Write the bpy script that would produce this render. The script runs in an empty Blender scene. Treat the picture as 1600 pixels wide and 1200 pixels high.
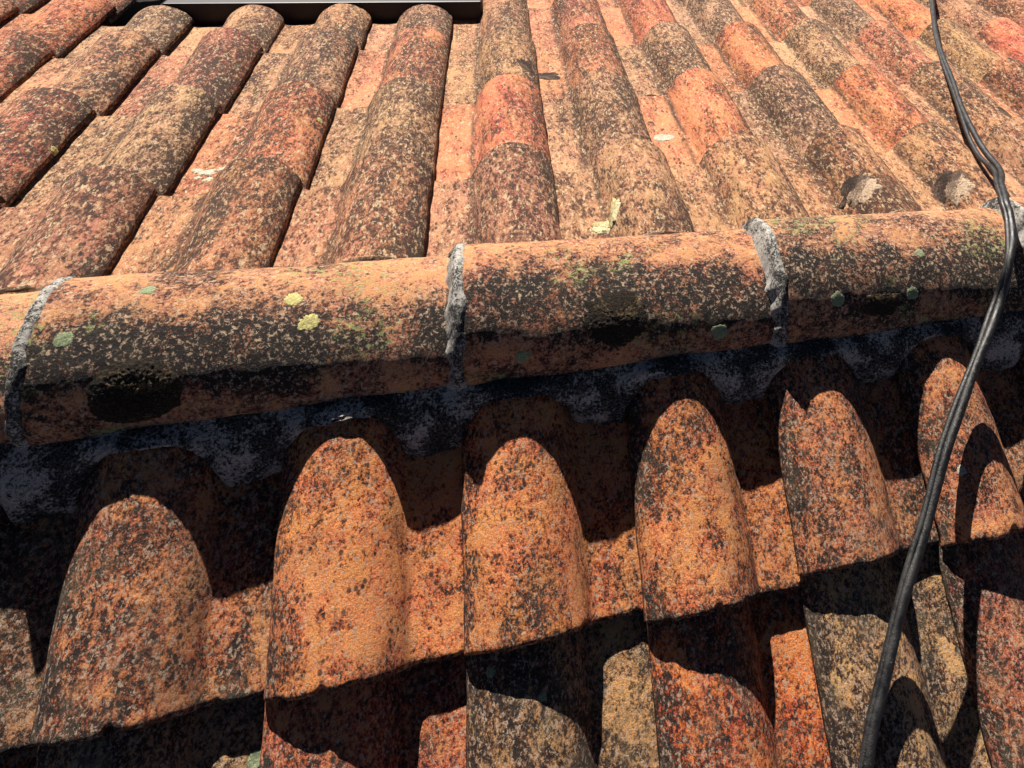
import bpy, math, random
from mathutils import Vector, Matrix, noise
sc = bpy.context.scene

# ------------------------------------------------------------------ camera
cam_d = bpy.data.cameras.new('camera'); cam = bpy.data.objects.new('camera', cam_d)
sc.collection.objects.link(cam); sc.camera = cam
ROT = ((0.9604, 0.03156, -0.27683), (-0.22571, 0.67066, -0.70659), (0.16336, 0.7411, 0.65122))
cam.matrix_world = Matrix.Translation((0.02495, -0.62907, 0.9985)) @ Matrix(ROT).to_4x4()
cam_d.sensor_width = 36.0; cam_d.lens = 1253.9 / 1600 * 36
cam_d.shift_x = (800 - 1136.8) / 1600; cam_d.shift_y = (115.8 - 600) / 1600
cam_d.clip_start = 0.01; cam_d.clip_end = 2000

# ------------------------------------------------------------------ light
SUN = Vector((-0.18, 1.0, 0.80)).normalized()       # towards the sun
elev = math.asin(SUN.z); az = math.atan2(SUN.x, SUN.y)
w = bpy.data.worlds.new('World'); sc.world = w; w.use_nodes = True
nt = w.node_tree; nt.nodes.clear()
sky = nt.nodes.new('ShaderNodeTexSky'); sky.sky_type = 'NISHITA'; sky.sun_disc = False
sky.air_density = 0.25; sky.dust_density = 0.15; sky.ozone_density = 0.3; sky.altitude = 2500
sky.sun_elevation = elev; sky.sun_rotation = az
bg = nt.nodes.new('ShaderNodeBackground'); bg.inputs[1].default_value = 0.05
wo = nt.nodes.new('ShaderNodeOutputWorld')
nt.links.new(sky.outputs[0], bg.inputs[0]); nt.links.new(bg.outputs[0], wo.inputs[0])
sd = bpy.data.lights.new('sun', 'SUN'); sd.energy = 5.0; sd.angle = math.radians(0.5); sd.color = (1.0, 0.93, 0.83)
so = bpy.data.objects.new('sun', sd); sc.collection.objects.link(so)
so.rotation_euler = SUN.to_track_quat('Z', 'Y').to_euler(); so.location = SUN * 10
sc.view_settings.view_transform = 'Standard'; sc.view_settings.look = 'None'
sc.cycles.diffuse_bounces = 1; sc.cycles.max_bounces = 3
sc.view_settings.exposure = 1.36; sc.view_settings.gamma = 1.0

# ------------------------------------------------------------------ helpers
AF, AN = 0.36007, 0.35221
def tag(o, label=None, cat=None, group=None, kind=None):
    if label: o['label'] = label
    if cat: o['category'] = cat
    if group: o['group'] = group
    if kind: o['kind'] = kind
    return o
def mesh_obj(name, verts, faces, mat, parent=None, smooth=True):
    me = bpy.data.meshes.new(name); me.from_pydata([tuple(v) for v in verts], [], faces); me.update()
    if smooth:
        for p in me.polygons: p.use_smooth = True
    me.materials.append(mat)
    o = bpy.data.objects.new(name, me); sc.collection.objects.link(o)
    if parent: o.parent = parent
    return o
def nz(x, y, z, s): return noise.noise(Vector((x * s, y * s, z * s)))
def fbm(x, y, z, s): return nz(x, y, z, s) + 0.5 * nz(x + 7, y, z, s * 2.1) + 0.25 * nz(x, y + 5, z, s * 4.3)

# ------------------------------------------------------------------ materials
class N:
    def __init__(s, name):
        s.m = bpy.data.materials.new(name); s.m.use_nodes = True; s.t = s.m.node_tree; s.t.nodes.clear()
    def n(s, typ, **k):
        o = s.t.nodes.new(typ)
        for a, b in k.items(): setattr(o, a, b)
        return o
    def l(s, a, b): s.t.links.new(a, b)
    def setin(s, sock, v):
        if hasattr(v, 'is_output') or isinstance(v, bpy.types.NodeSocket): s.l(v, sock)
        else: sock.default_value = v
    def noise(s, vec, scale, detail=4, rough=0.55, dist=0.0):
        o = s.n('ShaderNodeTexNoise'); s.l(vec, o.inputs['Vector']); o.inputs['Scale'].default_value = scale
        o.inputs['Detail'].default_value = detail; o.inputs['Roughness'].default_value = rough
        o.inputs['Distortion'].default_value = dist; return o.outputs['Fac']
    def voro(s, vec, scale, rnd=1.0):
        o = s.n('ShaderNodeTexVoronoi'); s.l(vec, o.inputs['Vector']); o.inputs['Scale'].default_value = scale
        o.inputs['Randomness'].default_value = rnd; return o
    def math(s, op, a, b=0.0, clamp=False):
        o = s.n('ShaderNodeMath', operation=op, use_clamp=clamp); s.setin(o.inputs[0], a); s.setin(o.inputs[1], b); return o.outputs[0]
    def step(s, v, a, b, lo=0.0, hi=1.0):
        o = s.n('ShaderNodeMapRange', interpolation_type='SMOOTHSTEP'); s.setin(o.inputs[0], v)
        s.setin(o.inputs[1], a); s.setin(o.inputs[2], b); s.setin(o.inputs[3], lo); s.setin(o.inputs[4], hi); return o.outputs[0]
    def mix(s, f, a, b, mode='MIX'):
        o = s.n('ShaderNodeMix', data_type='RGBA', blend_type=mode); s.setin(o.inputs[0], f)
        for i, v in ((6, a), (7, b)):
            if isinstance(v, tuple): o.inputs[i].default_value = (v[0], v[1], v[2], 1)
            else: s.l(v, o.inputs[i])
        return o.outputs[2]
    def out(s, col, rough, bumps, spec=0.3):
        p = s.n('ShaderNodeBsdfPrincipled'); s.setin(p.inputs['Roughness'], rough)
        if isinstance(col, tuple): p.inputs['Base Color'].default_value = (*col, 1)
        else: s.l(col, p.inputs['Base Color'])
        p.inputs['Specular IOR Level'].default_value = spec
        last = None
        for h, dist, st in bumps:
            b = s.n('ShaderNodeBump'); b.inputs['Strength'].default_value = st; b.inputs['Distance'].default_value = dist
            s.l(h, b.inputs['Height'])
            if last: s.l(last, b.inputs['Normal'])
            last = b.outputs[0]
        if last: s.l(last, p.inputs['Normal'])
        o = s.n('ShaderNodeOutputMaterial'); s.l(p.outputs[0], o.inputs[0]); return s.m

def clay(name, ys=0.6, bias=0.0, gain=1.0, pale=(0.66, 0.43, 0.25), dark=(0.022, 0.013, 0.010), sc_=1.0, green=0.0, olive=0.3, pan=0.0, dots=0.5, light=0.25, clump=0.5, crust=0.0, flecks=0.0, runs=0.0, rim=0.0, clean=0.0, crease=0.0, hue=(0.80, 0.40, 0.17), pantone=(0.50, 0.30, 0.18)):
    """weathered terracotta; the object's colour gives the clay, its alpha how overgrown it is"""
    k = N(name)
    tc = k.n('ShaderNodeTexCoord'); oi = k.n('ShaderNodeObjectInfo')
    comb = k.n('ShaderNodeCombineXYZ')
    for i, s_ in enumerate((17.0, 31.0, 53.0)): k.l(k.math('MULTIPLY', oi.outputs['Random'], s_), comb.inputs[i])
    mp = k.n('ShaderNodeVectorMath', operation='MULTIPLY'); k.l(tc.outputs['Object'], mp.inputs[0]); mp.inputs[1].default_value = (1, ys, 1)
    ad = k.n('ShaderNodeVectorMath', operation='ADD'); k.l(mp.outputs[0], ad.inputs[0]); k.l(comb.outputs[0], ad.inputs[1])
    v = ad.outputs[0]
    base = oi.outputs['Color']; al = oi.outputs['Alpha']
    big = k.noise(v, 9, 4, 0.6, 0.5); mid = k.noise(v, 30, 5, 0.6, 0.3); grit = k.noise(v, 700, 3, 0.75)
    f1 = k.noise(v, 95 * sc_, 8, 0.78, 0.3); f2 = k.noise(v, 260 * sc_, 6, 0.75, 0.2); f3 = k.noise(v, 150 * sc_, 8, 0.78, 0.4)
    sm = k.n('ShaderNodeVectorMath', operation='MULTIPLY'); k.l(v, sm.inputs[0]); sm.inputs[1].default_value = (1, 0.14, 1)
    streak = k.noise(sm.outputs[0], 55, 5, 0.65, 0.2)
    # clay hue drift from patch to patch
    hs = k.n('ShaderNodeHueSaturation'); k.l(base, hs.inputs['Color'])
    k.l(k.step(mid, 0.3, 0.7, 0.488, 0.510), hs.inputs['Hue']); k.l(k.step(big, 0.3, 0.7, 0.75, 1.25), hs.inputs['Value'])
    b0 = hs.outputs[0]
    sx = k.n('ShaderNodeSeparateXYZ'); k.l(tc.outputs['Object'], sx.inputs[0])
    pm = k.step(sx.outputs['X'], 0.128, 0.146)
    if pan: b0 = k.mix(k.math('MULTIPLY', pm, 0.22), b0, pantone)
    deep = k.mix(1.0, b0, (0.42, 0.32, 0.30), 'MULTIPLY')
    hi = k.mix(light + 0.15, b0, hue)
    # fractal weathering value: patches bias the fine grain
    val = k.math('ADD', k.math('MULTIPLY', f1, 0.52), k.math('MULTIPLY', f2, 0.48))
    val = k.math('ADD', val, k.math('MULTIPLY', k.math('SUBTRACT', big, 0.5), 0.16 + 0.2 * clump))
    val = k.math('ADD', val, k.math('MULTIPLY', k.math('SUBTRACT', mid, 0.5), 0.22 * clump))
    sh = k.math('MULTIPLY', k.math('SUBTRACT', al, 0.5), 0.10)
    if runs: val = k.math('ADD', val, k.math('MULTIPLY', k.math('SUBTRACT', streak, 0.5), runs))
    if pan:
        sh = k.math('SUBTRACT', sh, k.math('MULTIPLY', pm, 0.055 * pan))
    if clean:   # patches washed back to bare clay, most of all towards the tail
        cl = k.math('ADD', k.noise(v, 17, 4, 0.6, 0.6), k.step(sx.outputs['Y'], 0.16, 0.02, 0.0, 0.05))
        clm = k.step(cl, 0.54, 0.62); val = k.math('ADD', val, k.math('MULTIPLY', clm, clean))
    if rim:     # grime along the tile's free edges
        ex = k.step(sx.outputs['X'], 0.034, 0.004); ey = k.step(sx.outputs['Y'], 0.012, 0.001)
        sh = k.math('ADD', sh, k.math('MULTIPLY', k.math('MAXIMUM', ex, ey), rim))
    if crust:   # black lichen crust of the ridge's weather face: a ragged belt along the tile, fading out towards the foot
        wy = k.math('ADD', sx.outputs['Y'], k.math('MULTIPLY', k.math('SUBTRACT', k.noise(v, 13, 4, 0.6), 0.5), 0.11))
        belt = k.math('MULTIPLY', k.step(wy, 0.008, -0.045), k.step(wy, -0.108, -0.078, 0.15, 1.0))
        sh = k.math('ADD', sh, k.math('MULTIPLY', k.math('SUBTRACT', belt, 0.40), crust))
    val = k.math('SUBTRACT', k.math('SUBTRACT', val, sh), bias)
    w_ = 0.055 / gain
    c = k.mix(k.step(val, 0.5 - 2.2 * w_, 0.5 - 1.1 * w_), dark, deep)
    c = k.mix(k.step(val, 0.5 - 1.2 * w_, 0.5 - 0.1 * w_), c, b0)
    c = k.mix(k.step(val, 0.5 + 0.2 * w_, 0.5 + 1.2 * w_), c, hi)
    if crease:  # noise-broken dark line along the fold between roll and pan
        cx = k.math('ADD', sx.outputs['X'], k.math('MULTIPLY', k.math('SUBTRACT', k.noise(v, 40, 3), 0.5), 0.012))
        cm_ = k.math('MULTIPLY', k.step(cx, 0.126, 0.133), k.step(cx, 0.146, 0.135))
        c = k.mix(k.math('MULTIPLY', cm_, k.step(streak, 0.38, 0.6, 0.2, crease)), c, (0.07, 0.035, 0.022))
    # olive grey film
    if olive:
        c = k.mix(k.math('MULTIPLY', k.step(k.noise(v, 24, 6, 0.7, 0.6), 0.48, 0.60), k.math('MULTIPLY', al, olive)), c, k.mix(1.0, (0.30, 0.26, 0.17), k.mix(0.5, c, (1.0, 1.0, 1.0)), 'MULTIPLY'))
    # pale crust flecks
    pf = k.step(f3, k.math('SUBTRACT', 0.600 - flecks, k.math('MULTIPLY', al, 0.035)), k.math('SUBTRACT', 0.635 - flecks, k.math('MULTIPLY', al, 0.035)), 0, 0.85)
    c = k.mix(pf, c, k.mix(k.step(grit, 0.40, 0.60), pale, tuple(x * 0.6 for x in pale)))
    vo = k.voro(v, 150)
    pd = k.math('MULTIPLY', k.step(vo.outputs['Distance'], 0.34, 0.18), k.step(k.noise(v, 45, 4), 0.52, 0.60))
    c = k.mix(k.math('MULTIPLY', pd, min(1, 0.8 * dots)), c, pale)
    vo3 = k.voro(v, 130)
    bd = k.math('MULTIPLY', k.step(vo3.outputs['Distance'], 0.40, 0.20), k.step(k.noise(v, 37, 4), 0.54, 0.60))
    c = k.mix(k.math('MULTIPLY', bd, 0.85), c, (0.018, 0.013, 0.012))
    if green:
        g = k.math('MULTIPLY', k.step(k.noise(v, 120, 6, 0.75), 0.53, 0.58), k.step(k.noise(v, 8, 3), 0.52, 0.62))
        c = k.mix(k.math('MULTIPLY', g, green), c, (0.33, 0.38, 0.13))
    c = k.mix(k.step(grit, 0.38, 0.60, 0.35, 0.0), c, (0.02, 0.014, 0.012))
    h = k.math('ADD', k.math('MULTIPLY', f1, 0.6), k.math('MULTIPLY', f2, 0.6))
    return k.out(c, k.step(grit, 0.2, 0.8, 0.75, 1.0), [(h, 0.0075, 0.9), (grit, 0.0012, 0.8), (mid, 0.005, 0.5)])

M = {}
M['far_clay'] = clay('far_weathered_clay', 0.5, bias=0.036, gain=1.3, dark=(0.045, 0.022, 0.014), pan=0.65, olive=0.10, clump=0.50, light=0.10, flecks=0.036, runs=0.18, rim=0.04, crease=0.95, pantone=(0.46, 0.235, 0.13), hue=(0.80, 0.42, 0.20), dots=0.6, pale=(0.74, 0.52, 0.31))
M['near_clay'] = clay('near_weathered_clay', 0.8, sc_=1.3, bias=0.038, gain=1.6, dark=(0.018, 0.010, 0.008), flecks=0.040, runs=0.06, rim=0.06, clean=0.065, light=0.30, hue=(1.0, 0.46, 0.16), pale=(0.68, 0.48, 0.34), olive=0.6, dots=0.6, clump=0.34)
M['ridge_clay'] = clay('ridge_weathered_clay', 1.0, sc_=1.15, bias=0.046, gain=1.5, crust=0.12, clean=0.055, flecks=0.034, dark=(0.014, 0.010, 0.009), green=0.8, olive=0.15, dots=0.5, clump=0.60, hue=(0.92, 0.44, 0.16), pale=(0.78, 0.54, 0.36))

def mortar(name, a, b, thr=0.5):
    k = N(name); tc = k.n('ShaderNodeTexCoord'); v = tc.outputs['Object']
    n1 = k.noise(v, 260, 7, 0.80, 0.4); n2 = k.noise(v, 22, 4, 0.6); n3 = k.noise(v, 420, 3, 0.7)
    m = k.math('ADD', k.math('MULTIPLY', n1, 0.58), k.math('MULTIPLY', n2, 0.42))
    f = k.step(m, thr - 0.025, thr + 0.025)
    c = k.mix(f, a, b); c = k.mix(k.step(n3, 0.45, 0.62, 0, 0.5), c, tuple(x * 0.4 for x in a))
    return k.out(c, 0.95, [(n1, 0.007, 1.0), (n3, 0.0016, 0.7), (n2, 0.008, 0.6)])
M['joint_mortar'] = mortar('joint_mortar', (0.56, 0.53, 0.48), (0.025, 0.022, 0.022), 0.50)
M['bed_mortar'] = mortar('bed_mortar', (0.72, 0.60, 0.50), (0.010, 0.009, 0.008), 0.475)
M['pale_mortar'] = mortar('pale_mortar', (0.58, 0.42, 0.29), (0.16, 0.11, 0.08), 0.50)
M['bird_lime'] = mortar('bird_lime', (0.80, 0.72, 0.44), (0.55, 0.42, 0.18), 0.50)
M['dark_grime_and_hollow'] = mortar('dark_grime_and_hollow', (0.14, 0.09, 0.065), (0.028, 0.018, 0.014), 0.5)  # grime and dark mortar; also paints the shade inside holes

def plain(name, col, rough=0.6, spec=0.4, bs=300, bd=0.0008, var=0.25):
    k = N(name); tc = k.n('ShaderNodeTexCoord'); v = tc.outputs['Object']
    n = k.noise(v, bs, 4, 0.6); c = k.mix(k.step(n, 0.35, 0.65, 0, 1), col, tuple(x * (1 - var) for x in col))
    return k.out(c, rough, [(n, bd, 0.6)], spec)
def lichen_mat(name, col, rim):
    k = N(name); tc = k.n('ShaderNodeTexCoord'); v = tc.outputs['Object']
    ln = k.n('ShaderNodeVectorMath', operation='LENGTH'); k.l(tc.outputs['Object'], ln.inputs[0])
    n = k.noise(v, 420, 5, 0.7)
    c = k.mix(k.step(n, 0.40, 0.60), col, tuple(x * 0.55 for x in col))
    c = k.mix(k.math('MULTIPLY', k.step(k.noise(v, 900, 3), 0.5, 0.6), 0.6), c, rim)
    return k.out(c, 0.95, [(n, 0.0012, 0.9)])
M['yellow_lichen'] = lichen_mat('yellow_lichen', (0.40, 0.36, 0.12), (0.58, 0.50, 0.28))
M['green_lichen'] = lichen_mat('green_lichen', (0.16, 0.20, 0.11), (0.34, 0.34, 0.22))
M['white_lichen'] = lichen_mat('white_lichen', (0.45, 0.40, 0.31), (0.20, 0.19, 0.15))
M['black_moss'] = mortar('black_moss', (0.20, 0.13, 0.06), (0.013, 0.009, 0.007), 0.45)
def cable_mat():
    k = N('cable_sheath'); tc = k.n('ShaderNodeTexCoord'); v = tc.outputs['Object']
    n = k.noise(v, 60, 5, 0.6); f = k.noise(v, 480, 4, 0.7); d = k.noise(v, 14, 3, 0.6)
    c = k.mix(k.step(n, 0.35, 0.65), (0.005, 0.005, 0.006), (0.012, 0.011, 0.011))
    c = k.mix(k.math('MULTIPLY', k.step(f, 0.61, 0.66), k.step(d, 0.46, 0.62)), c, (0.20, 0.17, 0.14))
    return k.out(c, k.step(n, 0.3, 0.7, 0.34, 0.6), [(n, 0.0015, 0.6), (f, 0.0008, 0.6)], 0.45)
M['cable'] = cable_mat()
M['metal'] = plain('dark_metal', (0.018, 0.013, 0.018), 0.5, 0.4, 60, 0.0005)
M['glass'] = plain('skylight_glass', (0.35, 0.36, 0.37), 0.15, 0.8, 10, 0.0001, 0.1)
M['deck'] = plain('underlay', (0.02, 0.017, 0.015), 0.95, 0.1, 30)
M['ground'] = plain('ground_dirt', (0.20, 0.16, 0.11), 0.95, 0.1, 3, 0.02)

# ------------------------------------------------------------------ setting
g = mesh_obj('ground', [(-300, -300, -3.2), (300, -300, -3.2), (300, 300, -3.2), (-300, 300, -3.2)], [(0, 1, 2, 3)], M['ground'], smooth=False)
tag(g, kind='structure')
def slab(y1, z1, y0, z0, x0, x1, th):
    v = [(x0, y0, z0), (x1, y0, z0), (x1, y1, z1), (x0, y1, z1)]; v += [(a, b, c - th) for a, b, c in v]
    return v, [(0, 1, 2, 3), (7, 6, 5, 4), (0, 4, 5, 1), (1, 5, 6, 2), (2, 6, 7, 3), (3, 7, 4, 0)]
D = 0.035
vf, ff = slab(2.0 * math.cos(AF), -2.0 * math.sin(AF) - D, 0.0, -D, -1.7, 2.3, 0.03)
vn, fn = slab(0, -D, -1.05 * math.cos(AN), -1.05 * math.sin(AN) - D, -1.7, 2.3, 0.03)
deck = mesh_obj('roof_deck', vf + vn, ff + [tuple(i + 8 for i in f) for f in fn], M['deck'], smooth=False)
tag(deck, kind='structure')

# ------------------------------------------------------------------ roof tiles
TH = 0.012; EXP = 0.327
def prof(x, hb, wb):
    """height of the top face across the tile (0 = free edge of the roll, then roll, then pan)"""
    c = 0.5 * wb
    if x < c:
        s = (c - x) / c
        return 0.012 + (hb - 0.012) * max(0.0, 1 - s ** 2.0) ** 0.68
    s = (x - c) / c
    zb = hb * max(0.0, 1 - s ** 2.0) ** 0.70 if s < 1 else -(s - 1) * 0.10
    return 0.5 * (zb + math.sqrt(zb * zb + 0.008 ** 2)) + 0.004 * max(0, (x - 0.175) / 0.04) ** 2
def tile_mesh(name, seed, L, hb=0.050, wb=0.137, taper=1.0, W=0.216, fine=True, lift=0.018):
    R = random.Random(seed); so_ = R.uniform(0, 100)
    hbv = hb * R.uniform(0.96, 1.05); wbv = wb * R.uniform(0.97, 1.03); bow = R.uniform(-0.003, 0.004)
    nx, ny = (64, 40) if fine else (52, 26)
    xs = []
    for i in range(nx + 1):
        t = i / nx
        xs.append(W * (0.5 * t + 0.5 * (t * t * (3 - 2 * t)) if True else t))
    ys = [0.0, 0.0012, 0.003, 0.006, 0.011] + [0.011 + (L - 0.011) * (j / (ny - 4)) for j in range(1, ny - 3)]
    top = []
    for y in ys:
        row = []
        u = 1 - y / L
        hy = hbv * (0.82 + 0.21 * u * taper); wy = wbv * (0.90 + 0.11 * u * taper)
        for x in xs:
            z = prof(x, hy, wy)
            e = 1e-3; sl = (prof(x + e, hy, wy) - prof(max(x - e, 0), hy, wy)) / (e + min(x, e))
            nrm = Vector((-sl, 0, 1)).normalized()
            rr = 0.0
            if y < 0.006: rr += 0.0055 * (1 - math.sqrt(max(0, 1 - (1 - y / 0.006) ** 2)))
            if x < 0.004: rr += 0.003 * (1 - x / 0.004) ** 2
            d = 0.0011 * fbm(x + so_, y, z, 24) + 0.0005 * nz(x + so_, y + 9, z, 110)
            z0 = z - rr + lift * (1 - y / EXP) - 0.002 + bow * math.sin(math.pi * min(1, y / L))
            edge = 0.0030 * fbm(x + so_, 3.3, 0, 26) + 0.0012 * nz(x, so_, 2, 130) + 0.030 * max(0, nz(x + 3, so_, 8, 55) - 0.30)
            yy = y + edge * max(0, 1 - y / 0.04)
            xx = x + (0.0015 * fbm(so_, y, 1, 14) if x < 0.02 else 0)
            p = Vector((xx, yy, z0)) + nrm * d
            row.append((p, nrm))
        top.append(row)
    V = []; F = []
    m = nx + 1; n = len(ys)
    for row in top:
        for p, q in row: V.append(p)
    for row in top:
        for p, q in row: V.append(p - Vector((q.x, 0, q.z)) * TH)
    o = m * n
    for j in range(n - 1):
        for i in range(nx):
            a = j * m + i
            F.append((a, a + 1, a + m + 1, a + m)); F.append((o + a, o + a + m, o + a + m + 1, o + a + 1))
    for i in range(nx):
        F.append((i, o + i, o + i + 1, i + 1)); a = (n - 1) * m + i; F.append((a, a + 1, o + a + 1, o + a))
    for j in range(n - 1):
        a = j * m; F.append((a, a + m, o + a + m, o + a)); b = a + nx; F.append((b, o + b, o + b + m, b + m))
    return V, F

def frame(side, u, v, yaw=0.0, roll=0.0, lift=0.0):
    """matrix of a tile whose tail's free corner is at (u, v) of a slope"""
    if side == 'far':
        ex = Vector((-1, 0, 0)); ey = Vector((0, -math.cos(AF), math.sin(AF))); o = Vector((u, v * math.cos(AF), -v * math.sin(AF)))
    else:
        ex = Vector((1, 0, 0)); ey = Vector((0, math.cos(AN), math.sin(AN))); o = Vector((u, -v * math.cos(AN), -v * math.sin(AN)))
    ez = ex.cross(ey)
    m = Matrix((ex, ey, ez)).transposed().to_4x4(); m.translation = o + ez * lift
    return m @ Matrix.Rotation(yaw, 4, 'Z') @ Matrix.Rotation(roll, 4, 'Y')

TONES0 = {  # clay colour, cover ; words
    'tan':    ((0.36, 0.215, 0.115), 0.55, 'tan'),
    'cream':  ((0.44, 0.28, 0.155), 0.65, 'pale cream'),
    'grey':   ((0.30, 0.205, 0.125), 0.70, 'grey brown'),
    'brown':  ((0.32, 0.155, 0.09), 0.62, 'dark brown'),
    'dred':   ((0.31, 0.10, 0.065), 0.55, 'dark red'),
    'red':    ((0.42, 0.105, 0.055), 0.30, 'brick red'),
    'orange': ((0.52, 0.17, 0.065), 0.25, 'bright orange'),
    'flame':  ((0.50, 0.115, 0.035), 0.45, 'flame red'),
    'rust':   ((0.40, 0.14, 0.07), 0.50, 'rusty brown'),
}
def pull(c_, f): return tuple(a * (1 - f) + b * f for a, b in zip(c_, (0.44, 0.145, 0.065)))
TONES = {k_: (pull(v_[0], 0.34), v_[1] - 0.06, v_[2]) for k_, v_ in TONES0.items()}
FAR = {  # column (counted from the left of the frame) -> tones by row from the ridge upwards
    -3: 'tan red grey brown rust', -2: 'brown rust tan red brown', -1: 'rust brown red tan dred', 0: 'tan brown dred red dred',
    1: 'rust dred tan grey brown', 2: 'brown grey dred tan tan', 3: 'brown rust grey tan tan', 4: 'brown grey rust tan tan',
    5: 'brown red tan tan tan', 6: 'tan cream rust rust orange', 7: 'tan orange grey red rust', 8: 'brown grey orange grey cream',
    9: 'tan orange cream rust tan', 10: 'tan tan rust grey red', 11: 'cream rust tan orange red', 12: 'orange cream red tan grey',
    13: 'tan rust orange dred tan', 14: 'rust tan red orange dred', 15: 'tan cream rust tan red'}
UF0, UN0 = -0.883, -0.4299
ordw = ['first', 'second', 'third', 'fourth', 'fifth', 'sixth', 'seventh', 'eighth', 'ninth', 'tenth', 'eleventh', 'twelfth', 'thirteenth', 'fourteenth', 'fifteenth', 'sixteenth', 'seventeenth', 'eighteenth', 'nineteenth', 'twentieth']
rowf = ['in the row against the ridge', 'in the second row past the ridge', 'in the third row past the ridge', 'in the fourth row past the ridge', 'in the fifth row past the ridge']
tiles = {}
for c in range(-3, 16):
    for r in range(5):
        tone = FAR[c].split()[r]; col, cov, wd = TONES[tone]
        R = random.Random(c * 31 + r * 7 + 5)
        v = 0.338 + r * EXP; L = EXP + 0.05
        if r == 0: L = 0.338 - 0.02
        cutv = 1.222
        if r == 3 and 1 <= c <= 4:   # cut short at the skylight
            L -= (v - cutv); v = cutv
        if r == 4 and 1 <= c <= 4: continue
        V, F = tile_mesh('t', c * 100 + r, L, hb=0.050 if (r == 3 and 1 <= c <= 4) else 0.060, wb=0.133, fine=(r < 2), taper=1.1, lift=0.021)
        o = mesh_obj('clay_tile', V, F, M['far_clay'])
        o.matrix_world = frame('far', UF0 + c * 0.2 + R.uniform(-0.003, 0.003), v + R.uniform(-0.006, 0.006) * (r != 3), R.uniform(-0.009, 0.009), R.uniform(-0.012, 0.012), R.uniform(-0.001, 0.002) - 0.006 * (r == 3 and 1 <= c <= 4))
        j = R.uniform(0.88, 1.12)
        o.color = (col[0] * j, col[1] * j * R.uniform(0.94, 1.07), col[2] * j * R.uniform(0.9, 1.15), cov)
        colw = f'{ordw[c - 1]} column ending at skylight' if 1 <= c <= 4 else (f'{ordw[-c]} column left of skylight' if c < 1 else f'{ordw[c - 5]} column right of skylight')
        tag(o, f'{wd} clay tile, {ordw[r]} row past the ridge, {colw}', 'clay tile', 'clay roof tiles on the slope beyond the ridge')
        tiles['far', c, r] = o
NEAR = {-2: 'rust brown tan', -1: 'brown rust tan', 0: 'rust grey brown', 1: 'orange red tan', 2: 'orange tan grey', 3: 'orange flame red', 4: 'rust cream rust', 5: 'rust dred brown', 6: 'brown rust red', 7: 'rust tan brown'}
rown = ['just below the ridge, camera side', 'in the second row below the ridge', 'in the third row below the ridge']
for c in range(-2, 8):
    for r in range(3):
        tone = NEAR[c].split()[r]; col, cov, wd = TONES0[tone]
        R = random.Random(c * 17 + r * 3 + 99)
        v = 0.381 + r * EXP; L = EXP + 0.05 if r else 0.381 - 0.02
        V, F = tile_mesh('t', 5000 + c * 100 + r, L, hb=0.056, wb=0.143, fine=True)
        o = mesh_obj('clay_tile', V, F, M['near_clay'])
        o.matrix_world = frame('near', UN0 + c * 0.2 + R.uniform(-0.003, 0.003), v + R.uniform(-0.008, 0.008), R.uniform(-0.014, 0.014), R.uniform(-0.018, 0.018), R.uniform(-0.001, 0.003))
        j = R.uniform(1.0, 1.18)
        o.color = (col[0] * j * 1.15, col[1] * j * 1.05, col[2] * j * 0.85, cov)
        tag(o, f'{wd} clay tile {rown[r]}, {ordw[c + 1] if c > -2 else "outermost"} from the left', 'clay tile', 'clay roof tiles on the near slope')
        tiles['near', c, r] = o

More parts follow.
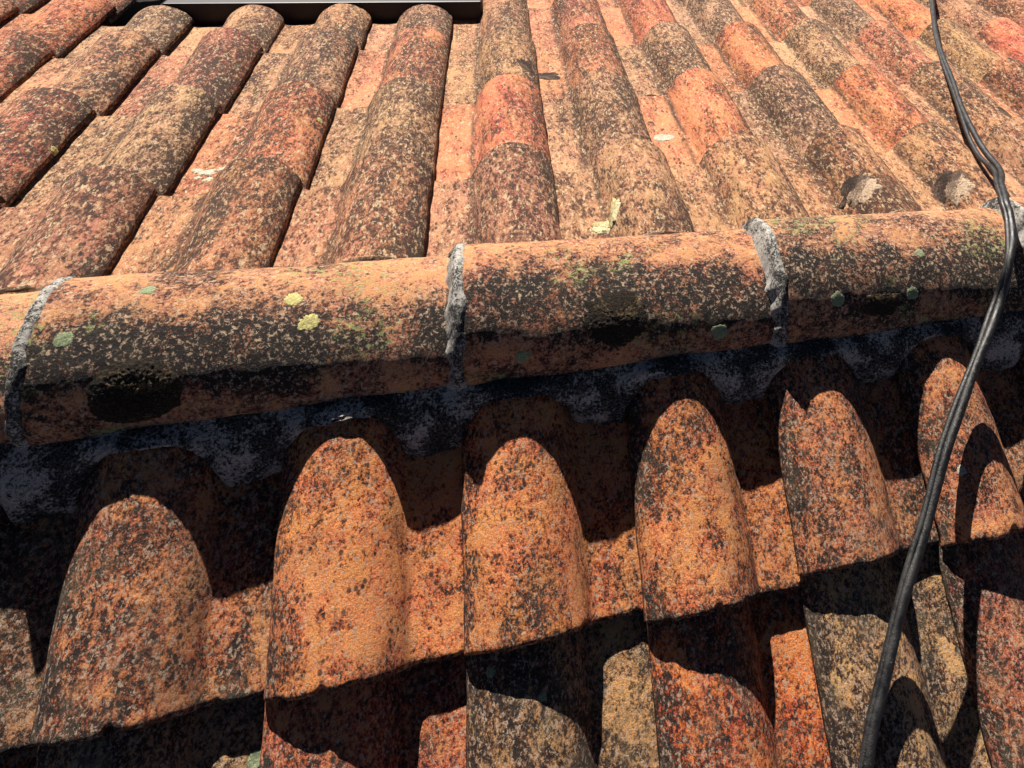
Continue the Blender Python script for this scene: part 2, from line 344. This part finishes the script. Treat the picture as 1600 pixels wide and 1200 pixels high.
# ------------------------------------------------------------------ ridge tiles
RA, YC, HZ = 0.095, -0.017, 0.0125
def ridge_pt(x, th, a, b):
    s, c_ = math.sin(th), math.cos(th)
    return Vector((x, YC - a * c_, HZ + b * max(s, 0)))
seams = [-0.925, -0.475, -0.028, 0.392, 0.815, 1.24, 1.66]
ridges = []
def ridge_ab(t): return RA * (1.035 - 0.065 * t), 0.087 - 0.034 * t    # big end at t = 0
for i in range(-1, 6):
    x0 = seams[i] if i >= 0 else -1.38; x1 = (seams[i + 1] if i >= 0 else seams[0])
    R = random.Random(i + 40); sd_ = R.uniform(0, 50)
    x1e = x1 + 0.03
    nx, na = 70, 64
    top = []; V = []; F = []
    for j in range(nx + 1):
        t = j / nx; x = x0 + (x1e - x0) * t
        a, b = ridge_ab(t)
        for k_ in range(na + 1):
            th = math.pi * k_ / na
            p = ridge_pt(x, th, a, b); nr = Vector((0, (p.y - YC) / a ** 2, (p.z - HZ) / b ** 2)).normalized()
            d = 0.0022 * fbm(x + sd_, p.y, p.z, 13) + 0.0006 * nz(x, p.y + sd_, p.z, 80)
            if t < 0.012: d -= 0.003 * (1 - t / 0.012)
            ed = 0.002 * fbm(x + sd_, 4, 1, 22) if k_ in (0, na) else 0
            V.append(p + nr * d + Vector((0.0022 * fbm(p.y, p.z, sd_, 30) * (1 if t < 0.03 else 0), 0, ed)))
            top.append(nr)
    m = na + 1; o_ = len(V)
    V += [V[q] - top[q] * 0.014 for q in range(o_)]
    for j in range(nx):
        for k_ in range(na):
            a_ = j * m + k_
            F.append((a_, a_ + m, a_ + m + 1, a_ + 1)); F.append((o_ + a_, o_ + a_ + 1, o_ + a_ + m + 1, o_ + a_ + m))
    for j in range(nx):
        a_ = j * m; F.append((a_, o_ + a_, o_ + a_ + m, a_ + m)); b_ = a_ + na; F.append((b_, b_ + m, o_ + b_ + m, o_ + b_))
    for k_ in range(na):
        F.append((k_, k_ + 1, o_ + k_ + 1, o_ + k_)); a_ = nx * m + k_; F.append((a_, o_ + a_, o_ + a_ + 1, a_ + 1))
    V = [v_ - Vector((x0, 0, HZ)) for v_ in V]
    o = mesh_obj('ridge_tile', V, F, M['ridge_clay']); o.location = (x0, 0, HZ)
    o.color = [(0.46, 0.22, 0.13, 0.2), (0.46, 0.22, 0.13, 0.2), (0.40, 0.175, 0.095, 0.62), (0.42, 0.17, 0.09, 0.55), (0.36, 0.155, 0.085, 0.7), (0.40, 0.17, 0.09, 0.5), (0.40, 0.17, 0.09, 0.5)][i + 1]
    lab = {-1: 'pale clay ridge tile farthest left, outside the frame edge', 0: 'pale clay ridge tile cut off by the left edge of the photo',
           1: 'blackened ridge tile with a round black moss cushion, left of the middle joint', 2: 'orange and black ridge tile between the two pale mortar joints in the middle',
           3: 'green flecked ridge tile crossed by the black cable', 4: 'clay ridge tile right of the black cable at the right edge',
           5: 'clay ridge tile farthest right beyond the frame'}[i]
    tag(o, lab, 'ridge tile', 'clay ridge tiles along the roof ridge')
    ridges.append(o)
    # mortar collar over the joint at this tile's big end
    V = []; F = []; na2, nw = 72, 12
    for k_ in range(na2 + 1):
        th = math.pi * (k_ / na2 * 1.04 - 0.02)
        hw = 0.0125 + 0.006 * fbm(k_ * 0.11, i * 3.1, 0, 2.0)
        off = 0.003 * nz(k_ * 0.09, i, 5, 2)
        for q in range(nw + 1):
            s = q / nw * 2 - 1
            a0, b0 = ridge_ab(1.0); a1, b1 = ridge_ab(0.0)
            t = min(1, max(0, (s + 1.0) / 1.15)); t = t * t * (3 - 2 * t); a = a0 + (a1 - a0) * t; b = b0 + (b1 - b0) * t
            hgt = 0.0026 * (1 - abs(s) ** 4) - 0.003 * abs(s) ** 4
            x = s * hw - 0.006 + off
            hgt += 0.0016 * nz(x * 60 + i * 5, th * 7, 1, 1) + 0.0012 * nz(x * 160, th * 20, i, 1)
            p = ridge_pt(0, min(max(th, 0), math.pi), a + hgt, b + hgt)
            if th < 0 or th > math.pi: p.z -= 0.012
            V.append(Vector((x, p.y, p.z - HZ)))
    m = nw + 1; cnt = len(V)
    V += [Vector((v_.x, YC + (v_.y - YC) * 0.86, v_.z * 0.82)) for v_ in V]
    for k_ in range(na2):
        for q in range(nw):
            a_ = k_ * m + q; F.append((a_, a_ + m, a_ + m + 1, a_ + 1)[::-1]); F.append((cnt + a_, cnt + a_ + m, cnt + a_ + m + 1, cnt + a_ + 1))
        a_ = k_ * m; F.append((a_, a_ + m, cnt + a_ + m, cnt + a_)); b_ = a_ + nw; F.append((b_, cnt + b_, cnt + b_ + m, b_ + m))
    for q in range(nw):
        F.append((q, q + 1, cnt + q + 1, cnt + q)[::-1]); a_ = na2 * m + q; F.append((a_, a_ + 1, cnt + a_ + 1, cnt + a_))
    mesh_obj('mortar_joint', V, F, M['joint_mortar'], o)

# ------------------------------------------------------------------ mortar bed along both feet of the ridge
def surf_h(side, u):
    """height of the tile skin above its slope plane at column position u"""
    if side == 'near':
        x = (u - UN0) % 0.2; return prof(x, 0.058, 0.138)
    x = (UF0 - u) % 0.2; return prof(x, 0.052, 0.132)
def bed(side):
    V = []; F = []; nx, nt_ = 700, 16; x0, x1 = -1.4, 1.95
    A = AN if side == 'near' else AF; sg = -1 if side == 'near' else 1
    for i in range(nx + 1):
        u = x0 + (x1 - x0) * i / nx
        h = surf_h(side, u)
        lowpan = 1 - min(1, h / 0.05)
        base = (0.124 if side == 'near' else 0.066)
        vb = base + (0.046 if side == 'near' else 0.016) * lowpan * (1 + 0.5 * fbm(u, 2, 0, 5)) + 0.005 * fbm(u, 0, 3, 12) + 0.002 * nz(u, 5, 1, 90)
        hb_ = h + 0.012 - 0.006
        B = Vector((u, sg * (vb * math.cos(A)) + sg * hb_ * math.sin(A), -vb * math.sin(A) + hb_ * math.cos(A)))
        T = Vector((u, YC + sg * (RA - (0.005 if side == 'near' else 0.012)), HZ + 0.002))
        if B.z > T.z - 0.004: T.z = max(T.z, B.z - 0.001); T.z = min(T.z, HZ + 0.006)
        for j in range(nt_ + 1):
            t = j / nt_
            p = T.lerp(B, t)
            bul = (0.012 if side == 'near' else -0.004) * math.sin(math.pi * t) * (0.4 + lowpan)
            d = 0.0040 * fbm(u, t * 0.06, 1, 30) + 0.0022 * nz(u, t * 0.06, 7, 140)
            p += Vector((0, sg * (bul + d), (bul + d) * 0.6)) * (1 if t < 0.96 else 0.3)
            V.append(p)
        V.append(B + Vector((0, -sg * 0.03, -0.035))); V.append(Vector((u, sg * 0.03, -0.03))); V.append(Vector((u, sg * 0.03, HZ + 0.001)))
    m = nt_ + 4
    for i in range(nx):
        for j in range(m):
            a_ = i * m + j; b_ = i * m + (j + 1) % m
            F.append((a_, b_, b_ + m, a_ + m) if side == 'near' else (a_, a_ + m, b_ + m, b_))
    F.append(tuple(range(m))[::-1]); F.append(tuple(nx * m + q for q in range(m)))
    o = mesh_obj('mortar_bed', V, F, M['bed_mortar'] if side == 'near' else M['pale_mortar'])
    tag(o, 'blackened grey mortar bed under the camera side of the ridge tiles' if side == 'near' else 'pale mortar bed along the sunny far foot of the ridge', 'mortar')
bed('near'); bed('far')

# ------------------------------------------------------------------ skylight
def box(x0, x1, y0, y1, z0, z1):
    v = [(x0, y0, z0), (x1, y0, z0), (x1, y1, z0), (x0, y1, z0), (x0, y0, z1), (x1, y0, z1), (x1, y1, z1), (x0, y1, z1)]
    return v, [(3, 2, 1, 0), (4, 5, 6, 7), (0, 1, 5, 4), (1, 2, 6, 5), (2, 3, 7, 6), (3, 0, 4, 7)]
def boxes(name, bs, mat, parent):
    V = []; F = []
    for b in bs:
        v, f = box(*b); o_ = len(V); V += v; F += [tuple(i + o_ for i in q) for q in f]
    o = mesh_obj(name, V, F, mat, parent, smooth=False)
    bv = o.modifiers.new('bevel', 'BEVEL'); bv.width = 0.003; bv.segments = 2
    return o
sk = bpy.data.objects.new('skylight', None); sc.collection.objects.link(sk)
fm = frame('far', -0.008, 1.238); fm = fm @ Matrix.Diagonal((1, 1, 1, 1)); sk.matrix_world = fm
tag(sk, 'dark metal framed skylight set into the far slope at the top edge', 'skylight')
SW, SH = 0.745, 0.066
boxes('frame', [(0, SW, -0.045, 0, -0.03, SH), (0, SW, -0.75, -0.70, -0.03, SH), (0, 0.045, -0.6995, -0.0455, -0.03, SH), (SW - 0.045, SW, -0.6995, -0.0455, -0.03, SH)], M['metal'], sk)
boxes('glass_pane', [(0.046, SW - 0.046, -0.699, -0.046, 0.03, 0.052)], M['glass'], sk)

# ------------------------------------------------------------------ cable
CABLE = [(1.5522, 1.5594, -0.4909), (1.3026, 1.1069, -0.3227), (1.1065, 0.7415, -0.1873), (0.999, 0.5082, -0.0994), (0.9179, 0.3258, -0.0308), (0.8726, 0.2037, 0.0131), (0.852, 0.135, 0.046), (0.8149, 0.08, 0.0756), (0.787, 0.03, 0.098), (0.779, 0.0, 0.099), (0.7534, -0.052, 0.0991), (0.7342, -0.085, 0.0847), (0.7192, -0.112, 0.0541), (0.6772, -0.1597, 0.0393), (0.6218, -0.224, 0.0136), (0.5682, -0.2891, -0.0157), (0.5264, -0.3511, -0.0417), (0.4856, -0.4056, -0.0638), (0.4508, -0.4569, -0.0848), (0.4212, -0.5027, -0.1038), (0.3928, -0.551, -0.1237), (0.3618, -0.6054, -0.1437), (0.30, -0.74, -0.20), (0.26, -0.9, -0.262)]
def catmull(P, n=14):
    P = [Vector(p) for p in P]; P = [P[0] * 2 - P[1]] + P + [P[-1] * 2 - P[-2]]; out = []
    for i in range(1, len(P) - 2):
        for k_ in range(n):
            t = k_ / n; a, b, c_, d = P[i - 1:i + 3]
            out.append(0.5 * ((2 * b) + (c_ - a) * t + (2 * a - 5 * b + 4 * c_ - d) * t * t + (3 * b - a - 3 * c_ + d) * t ** 3))
    out.append(P[-2]); return out
def tube(name, pts, rad, mat, parent, seg=14):
    V = []; F = []; n = len(pts); up = Vector((0, 0, 1))
    for i, p in enumerate(pts):
        t = (pts[min(i + 1, n - 1)] - pts[max(i - 1, 0)]).normalized()
        s = t.cross(up).normalized(); q = s.cross(t)
        r = rad(i / (n - 1)) if callable(rad) else rad
        for k_ in range(seg):
            a = 2 * math.pi * k_ / seg; V.append(p + (s * math.cos(a) + q * math.sin(a)) * r)
    for i in range(n - 1):
        for k_ in range(seg):
            a = i * seg + k_; b = i * seg + (k_ + 1) % seg; F.append((a, b, b + seg, a + seg))
    F.append(tuple(range(seg))[::-1]); F.append(tuple((n - 1) * seg + k_ for k_ in range(seg)))
    return mesh_obj(name, V, F, mat, parent)
cb = bpy.data.objects.new('cable', None); sc.collection.objects.link(cb)
tag(cb, 'black twin strand cable lying over the ridge and down both slopes', 'cable')
path = catmull(CABLE)
NP = len(path)
def side_of(i):
    t = (path[min(i + 1, NP - 1)] - path[max(i - 1, 0)]).normalized()
    s = t.cross(Vector((0, 0, 1))).normalized(); return s, s.cross(t)
A_, B_ = [], []
for i, p in enumerate(path):
    s, q = side_of(i); f = i / 14.0
    grow = 1 + 0.15 * max(0, min(1, (f - 11) / 6)); spread = 0.0040 * grow + 0.008 * math.exp(-((f - 5.2) / 0.9) ** 2)
    ph = 0.35 * math.sin(f * 1.3)
    drop = 0.004 * math.exp(-((f - 5.2) / 0.9) ** 2)
    A_.append(p - s * (0.0014 + (spread - 0.004) * 0.8) * math.cos(ph) + q * 0.002 + Vector((nz(f, 1, 0, .9), nz(f, 2, 0, .9), 0)) * 0.004)
    B_.append(p + s * min(spread, 0.0075) * math.cos(ph) + q * (spread * math.sin(ph) - drop) + Vector((nz(f, 6, 0, .9), nz(f, 7, 0, .9), 0)) * 0.002)
tube('strand', A_, lambda t: 0.0060 + 0.0002 * t + 0.0007 * max(0, min(1, (t - 0.52) / 0.28)), M['cable'], cb)
tube('strand', B_, lambda t: 0.0046 + 0.0009 * max(0, min(1, (t - 0.52) / 0.28)), M['cable'], cb)

# ------------------------------------------------------------------ growth, stains, patches and painted dark hollows on single tiles
def nearest(objs, p):
    best = None
    for o in objs:
        lp = o.matrix_world.inverted() @ p
        ok, q, n, i = o.closest_point_on_mesh(lp)
        d = (q - lp).length
        if ok and (best is None or d < best[0]): best = (d, o, q, n)
    return best
bpy.context.view_layer.update()
POOL = [o for o in sc.objects if o.name.startswith(('clay_tile', 'ridge_tile'))]
def patch(name, p, rx, ry, h, mat, seed=0, ring=0.0, rot=0.0, wob=0.18, rings=10, seg=36, label=None):
    p = Vector(p)
    cand = [o for o in POOL if (o.matrix_world @ Vector([sum(b[i] for b in o.bound_box) / 8 for i in range(3)]) - p).length < 0.45]
    d, par, q, n = nearest(cand, p)
    mw = par.matrix_world; wq = mw @ q; wn = (mw.to_3x3() @ n).normalized()
    t1 = Vector((1, 0, 0)) - wn * wn.x; t1.normalize(); t2 = wn.cross(t1)
    t1, t2 = t1 * math.cos(rot) + t2 * math.sin(rot), t2 * math.cos(rot) - t1 * math.sin(rot)
    inv = mw.inverted(); V = []; F = []
    V.append(None)
    def pt(r, a):
        k_ = 1 + wob * (fbm(math.cos(a) * 0.5 + seed, math.sin(a) * 0.5, seed * 3.7, 2.0) + 0.9 * r * fbm(math.cos(a) + seed, math.sin(a), 3 + r, 7.0))
        g = wq + t1 * (rx * r * k_ * math.cos(a)) + t2 * (ry * r * k_ * math.sin(a))
        lp = inv @ g
        ok, cq, cn, _ = par.closest_point_on_mesh(lp)
        hh = h * max(0, 1 - r ** 4) if not ring else h * math.exp(-((r - 0.72) / 0.2) ** 2) + 0.0003
        if r > 0.999: hh = -0.001
        hh *= 1 + 0.45 * nz(g.x + seed, g.y, g.z, 260) + 0.35 * nz(g.x, g.y + seed, g.z, 600)
        return cq + cn * hh
    V[0] = pt(0, 0)
    for i in range(1, rings + 1):
        for j in range(seg): V.append(pt(i / rings, 2 * math.pi * j / seg))
    for j in range(seg): F.append((0, 1 + j, 1 + (j + 1) % seg))
    for i in range(rings - 1):
        for j in range(seg):
            a = 1 + i * seg + j; b = 1 + i * seg + (j + 1) % seg; F.append((a, a + seg, b + seg, b))
    c0 = V[0].copy()
    o = mesh_obj(name, [v_ - c0 for v_ in V], F, mat, par); o.location = c0
    if label: o['label'] = label
    return o
G, Y, W_ = M['green_lichen'], M['yellow_lichen'], M['white_lichen']
LICHEN = [((-0.4389, -0.0396, 0.0912), 0.0100, G), ((0.0441, -0.1036, 0.0501), 0.0100, G), ((0.2994, -0.1003, 0.0433), 0.0125, G), ((0.4688, -0.0865, 0.0683), 0.0125, G),
          ((0.5867, -0.0877, 0.0603), 0.0115, G), ((0.6138, -0.0361, 0.0828), 0.0085, G), ((-0.0013, -0.3892, -0.099), 0.0065, G), ((0.052, -0.4216, -0.1002), 0.0055, G),
          ((-0.219, -0.0084, 0.0813), 0.0110, Y), ((-0.1977, -0.041, 0.0788), 0.0125, Y), ((-0.6873, 0.4839, -0.1531), 0.0105, Y), ((-0.2927, 0.53, -0.1552), 0.0085, Y),
          ((0.4312, 0.5088, -0.1307), 0.0110, Y), ((0.6071, -0.2965, -0.0434), 0.0075, W_), ((-0.375, 0.02, 0.09), 0.009, G)]
for i, (p, r, m_) in enumerate(LICHEN): patch('lichen', p, r * 0.95, r * 0.88, 0.0007, m_, seed=i * 1.7 + 1, wob=0.27, seg=60)
patch('lichen', (-0.2364, -0.4078, -0.1486), 0.009, 0.009, 0.0006, G, seed=41, ring=1)
patch('lichen', (0.3417, 0.4451, -0.1597), 0.022, 0.015, 0.0008, W_, seed=43, ring=1)
for i, (a, b, r) in enumerate(((0, 0, 0.013), (0.02, 0.008, 0.009), (-0.018, 0.006, 0.010), (0.006, -0.022, 0.008), (-0.012, -0.016, 0.006), (0.026, -0.010, 0.005))):
    patch('lichen', (-0.4491 + a, 0.4177 + b, -0.1541 - b * 0.37), r, r * 0.8, 0.0006, W_, seed=45 + i * 2.3, wob=0.6, seg=50)
patch('moss_cushion', (-0.3676, -0.0948, 0.0585), 0.046, 0.040, 0.0040, M['black_moss'], seed=3, rings=30, seg=160, wob=0.08)
patch('moss_cushion', (0.161, -0.0787, 0.0677), 0.040, 0.038, 0.0015, M['black_moss'], seed=5, rings=30, seg=160, wob=0.2)
patch('moss_cushion', (0.5399, -0.0953, 0.0551), 0.030, 0.018, 0.0015, M['black_moss'], seed=8, rings=16, seg=50, wob=0.5)
patch('stain_and_hollow', (0.0867, 0.7489, -0.2303), 0.020, 0.034, 0.0004, M['dark_grime_and_hollow'], seed=11, wob=0.5, seg=90)
patch('mortar_patch', (0.1377, 0.7692, -0.28), 0.030, 0.022, 0.001, M['dark_grime_and_hollow'], seed=12, wob=0.4, seg=90)
patch('stain_and_hollow', (0.3574, 0.6447, -0.2384), 0.017, 0.015, 0.001, M['dark_grime_and_hollow'], seed=13)  # shade in the open gap at the tile end, painted as a patch
for k_, (bx, by, bz) in enumerate(((0.618, 0.172, -0.0140), (0.800, 0.168, -0.0170))):
    patch('stain_and_hollow', (bx, by, bz), 0.036, 0.030, 0.0008, M['dark_grime_and_hollow'], seed=20 + k_, wob=0.35)  # shaded hollow of the broken tile end, painted flat on the tile
    patch('mortar_patch', (bx + 0.006, by - 0.020, bz + 0.006), 0.032, 0.026, 0.0015, M['pale_mortar'], seed=24 + k_, wob=0.5)
patch('mortar_patch', (0.176, 0.154, -0.0465), 0.026, 0.014, 0.0025, M['bird_lime'], seed=31, wob=0.5)
patch('mortar_patch', (0.200, 0.172, -0.0328), 0.011, 0.028, 0.003, M['bird_lime'], seed=32, rot=-0.35, wob=0.4)
patch('stain_and_hollow', (1.0887, 0.4131, -0.0914), 0.022, 0.024, 0.0006, M['dark_grime_and_hollow'], seed=61, wob=0.3)  # dark inside of a hole, painted as a flat patch
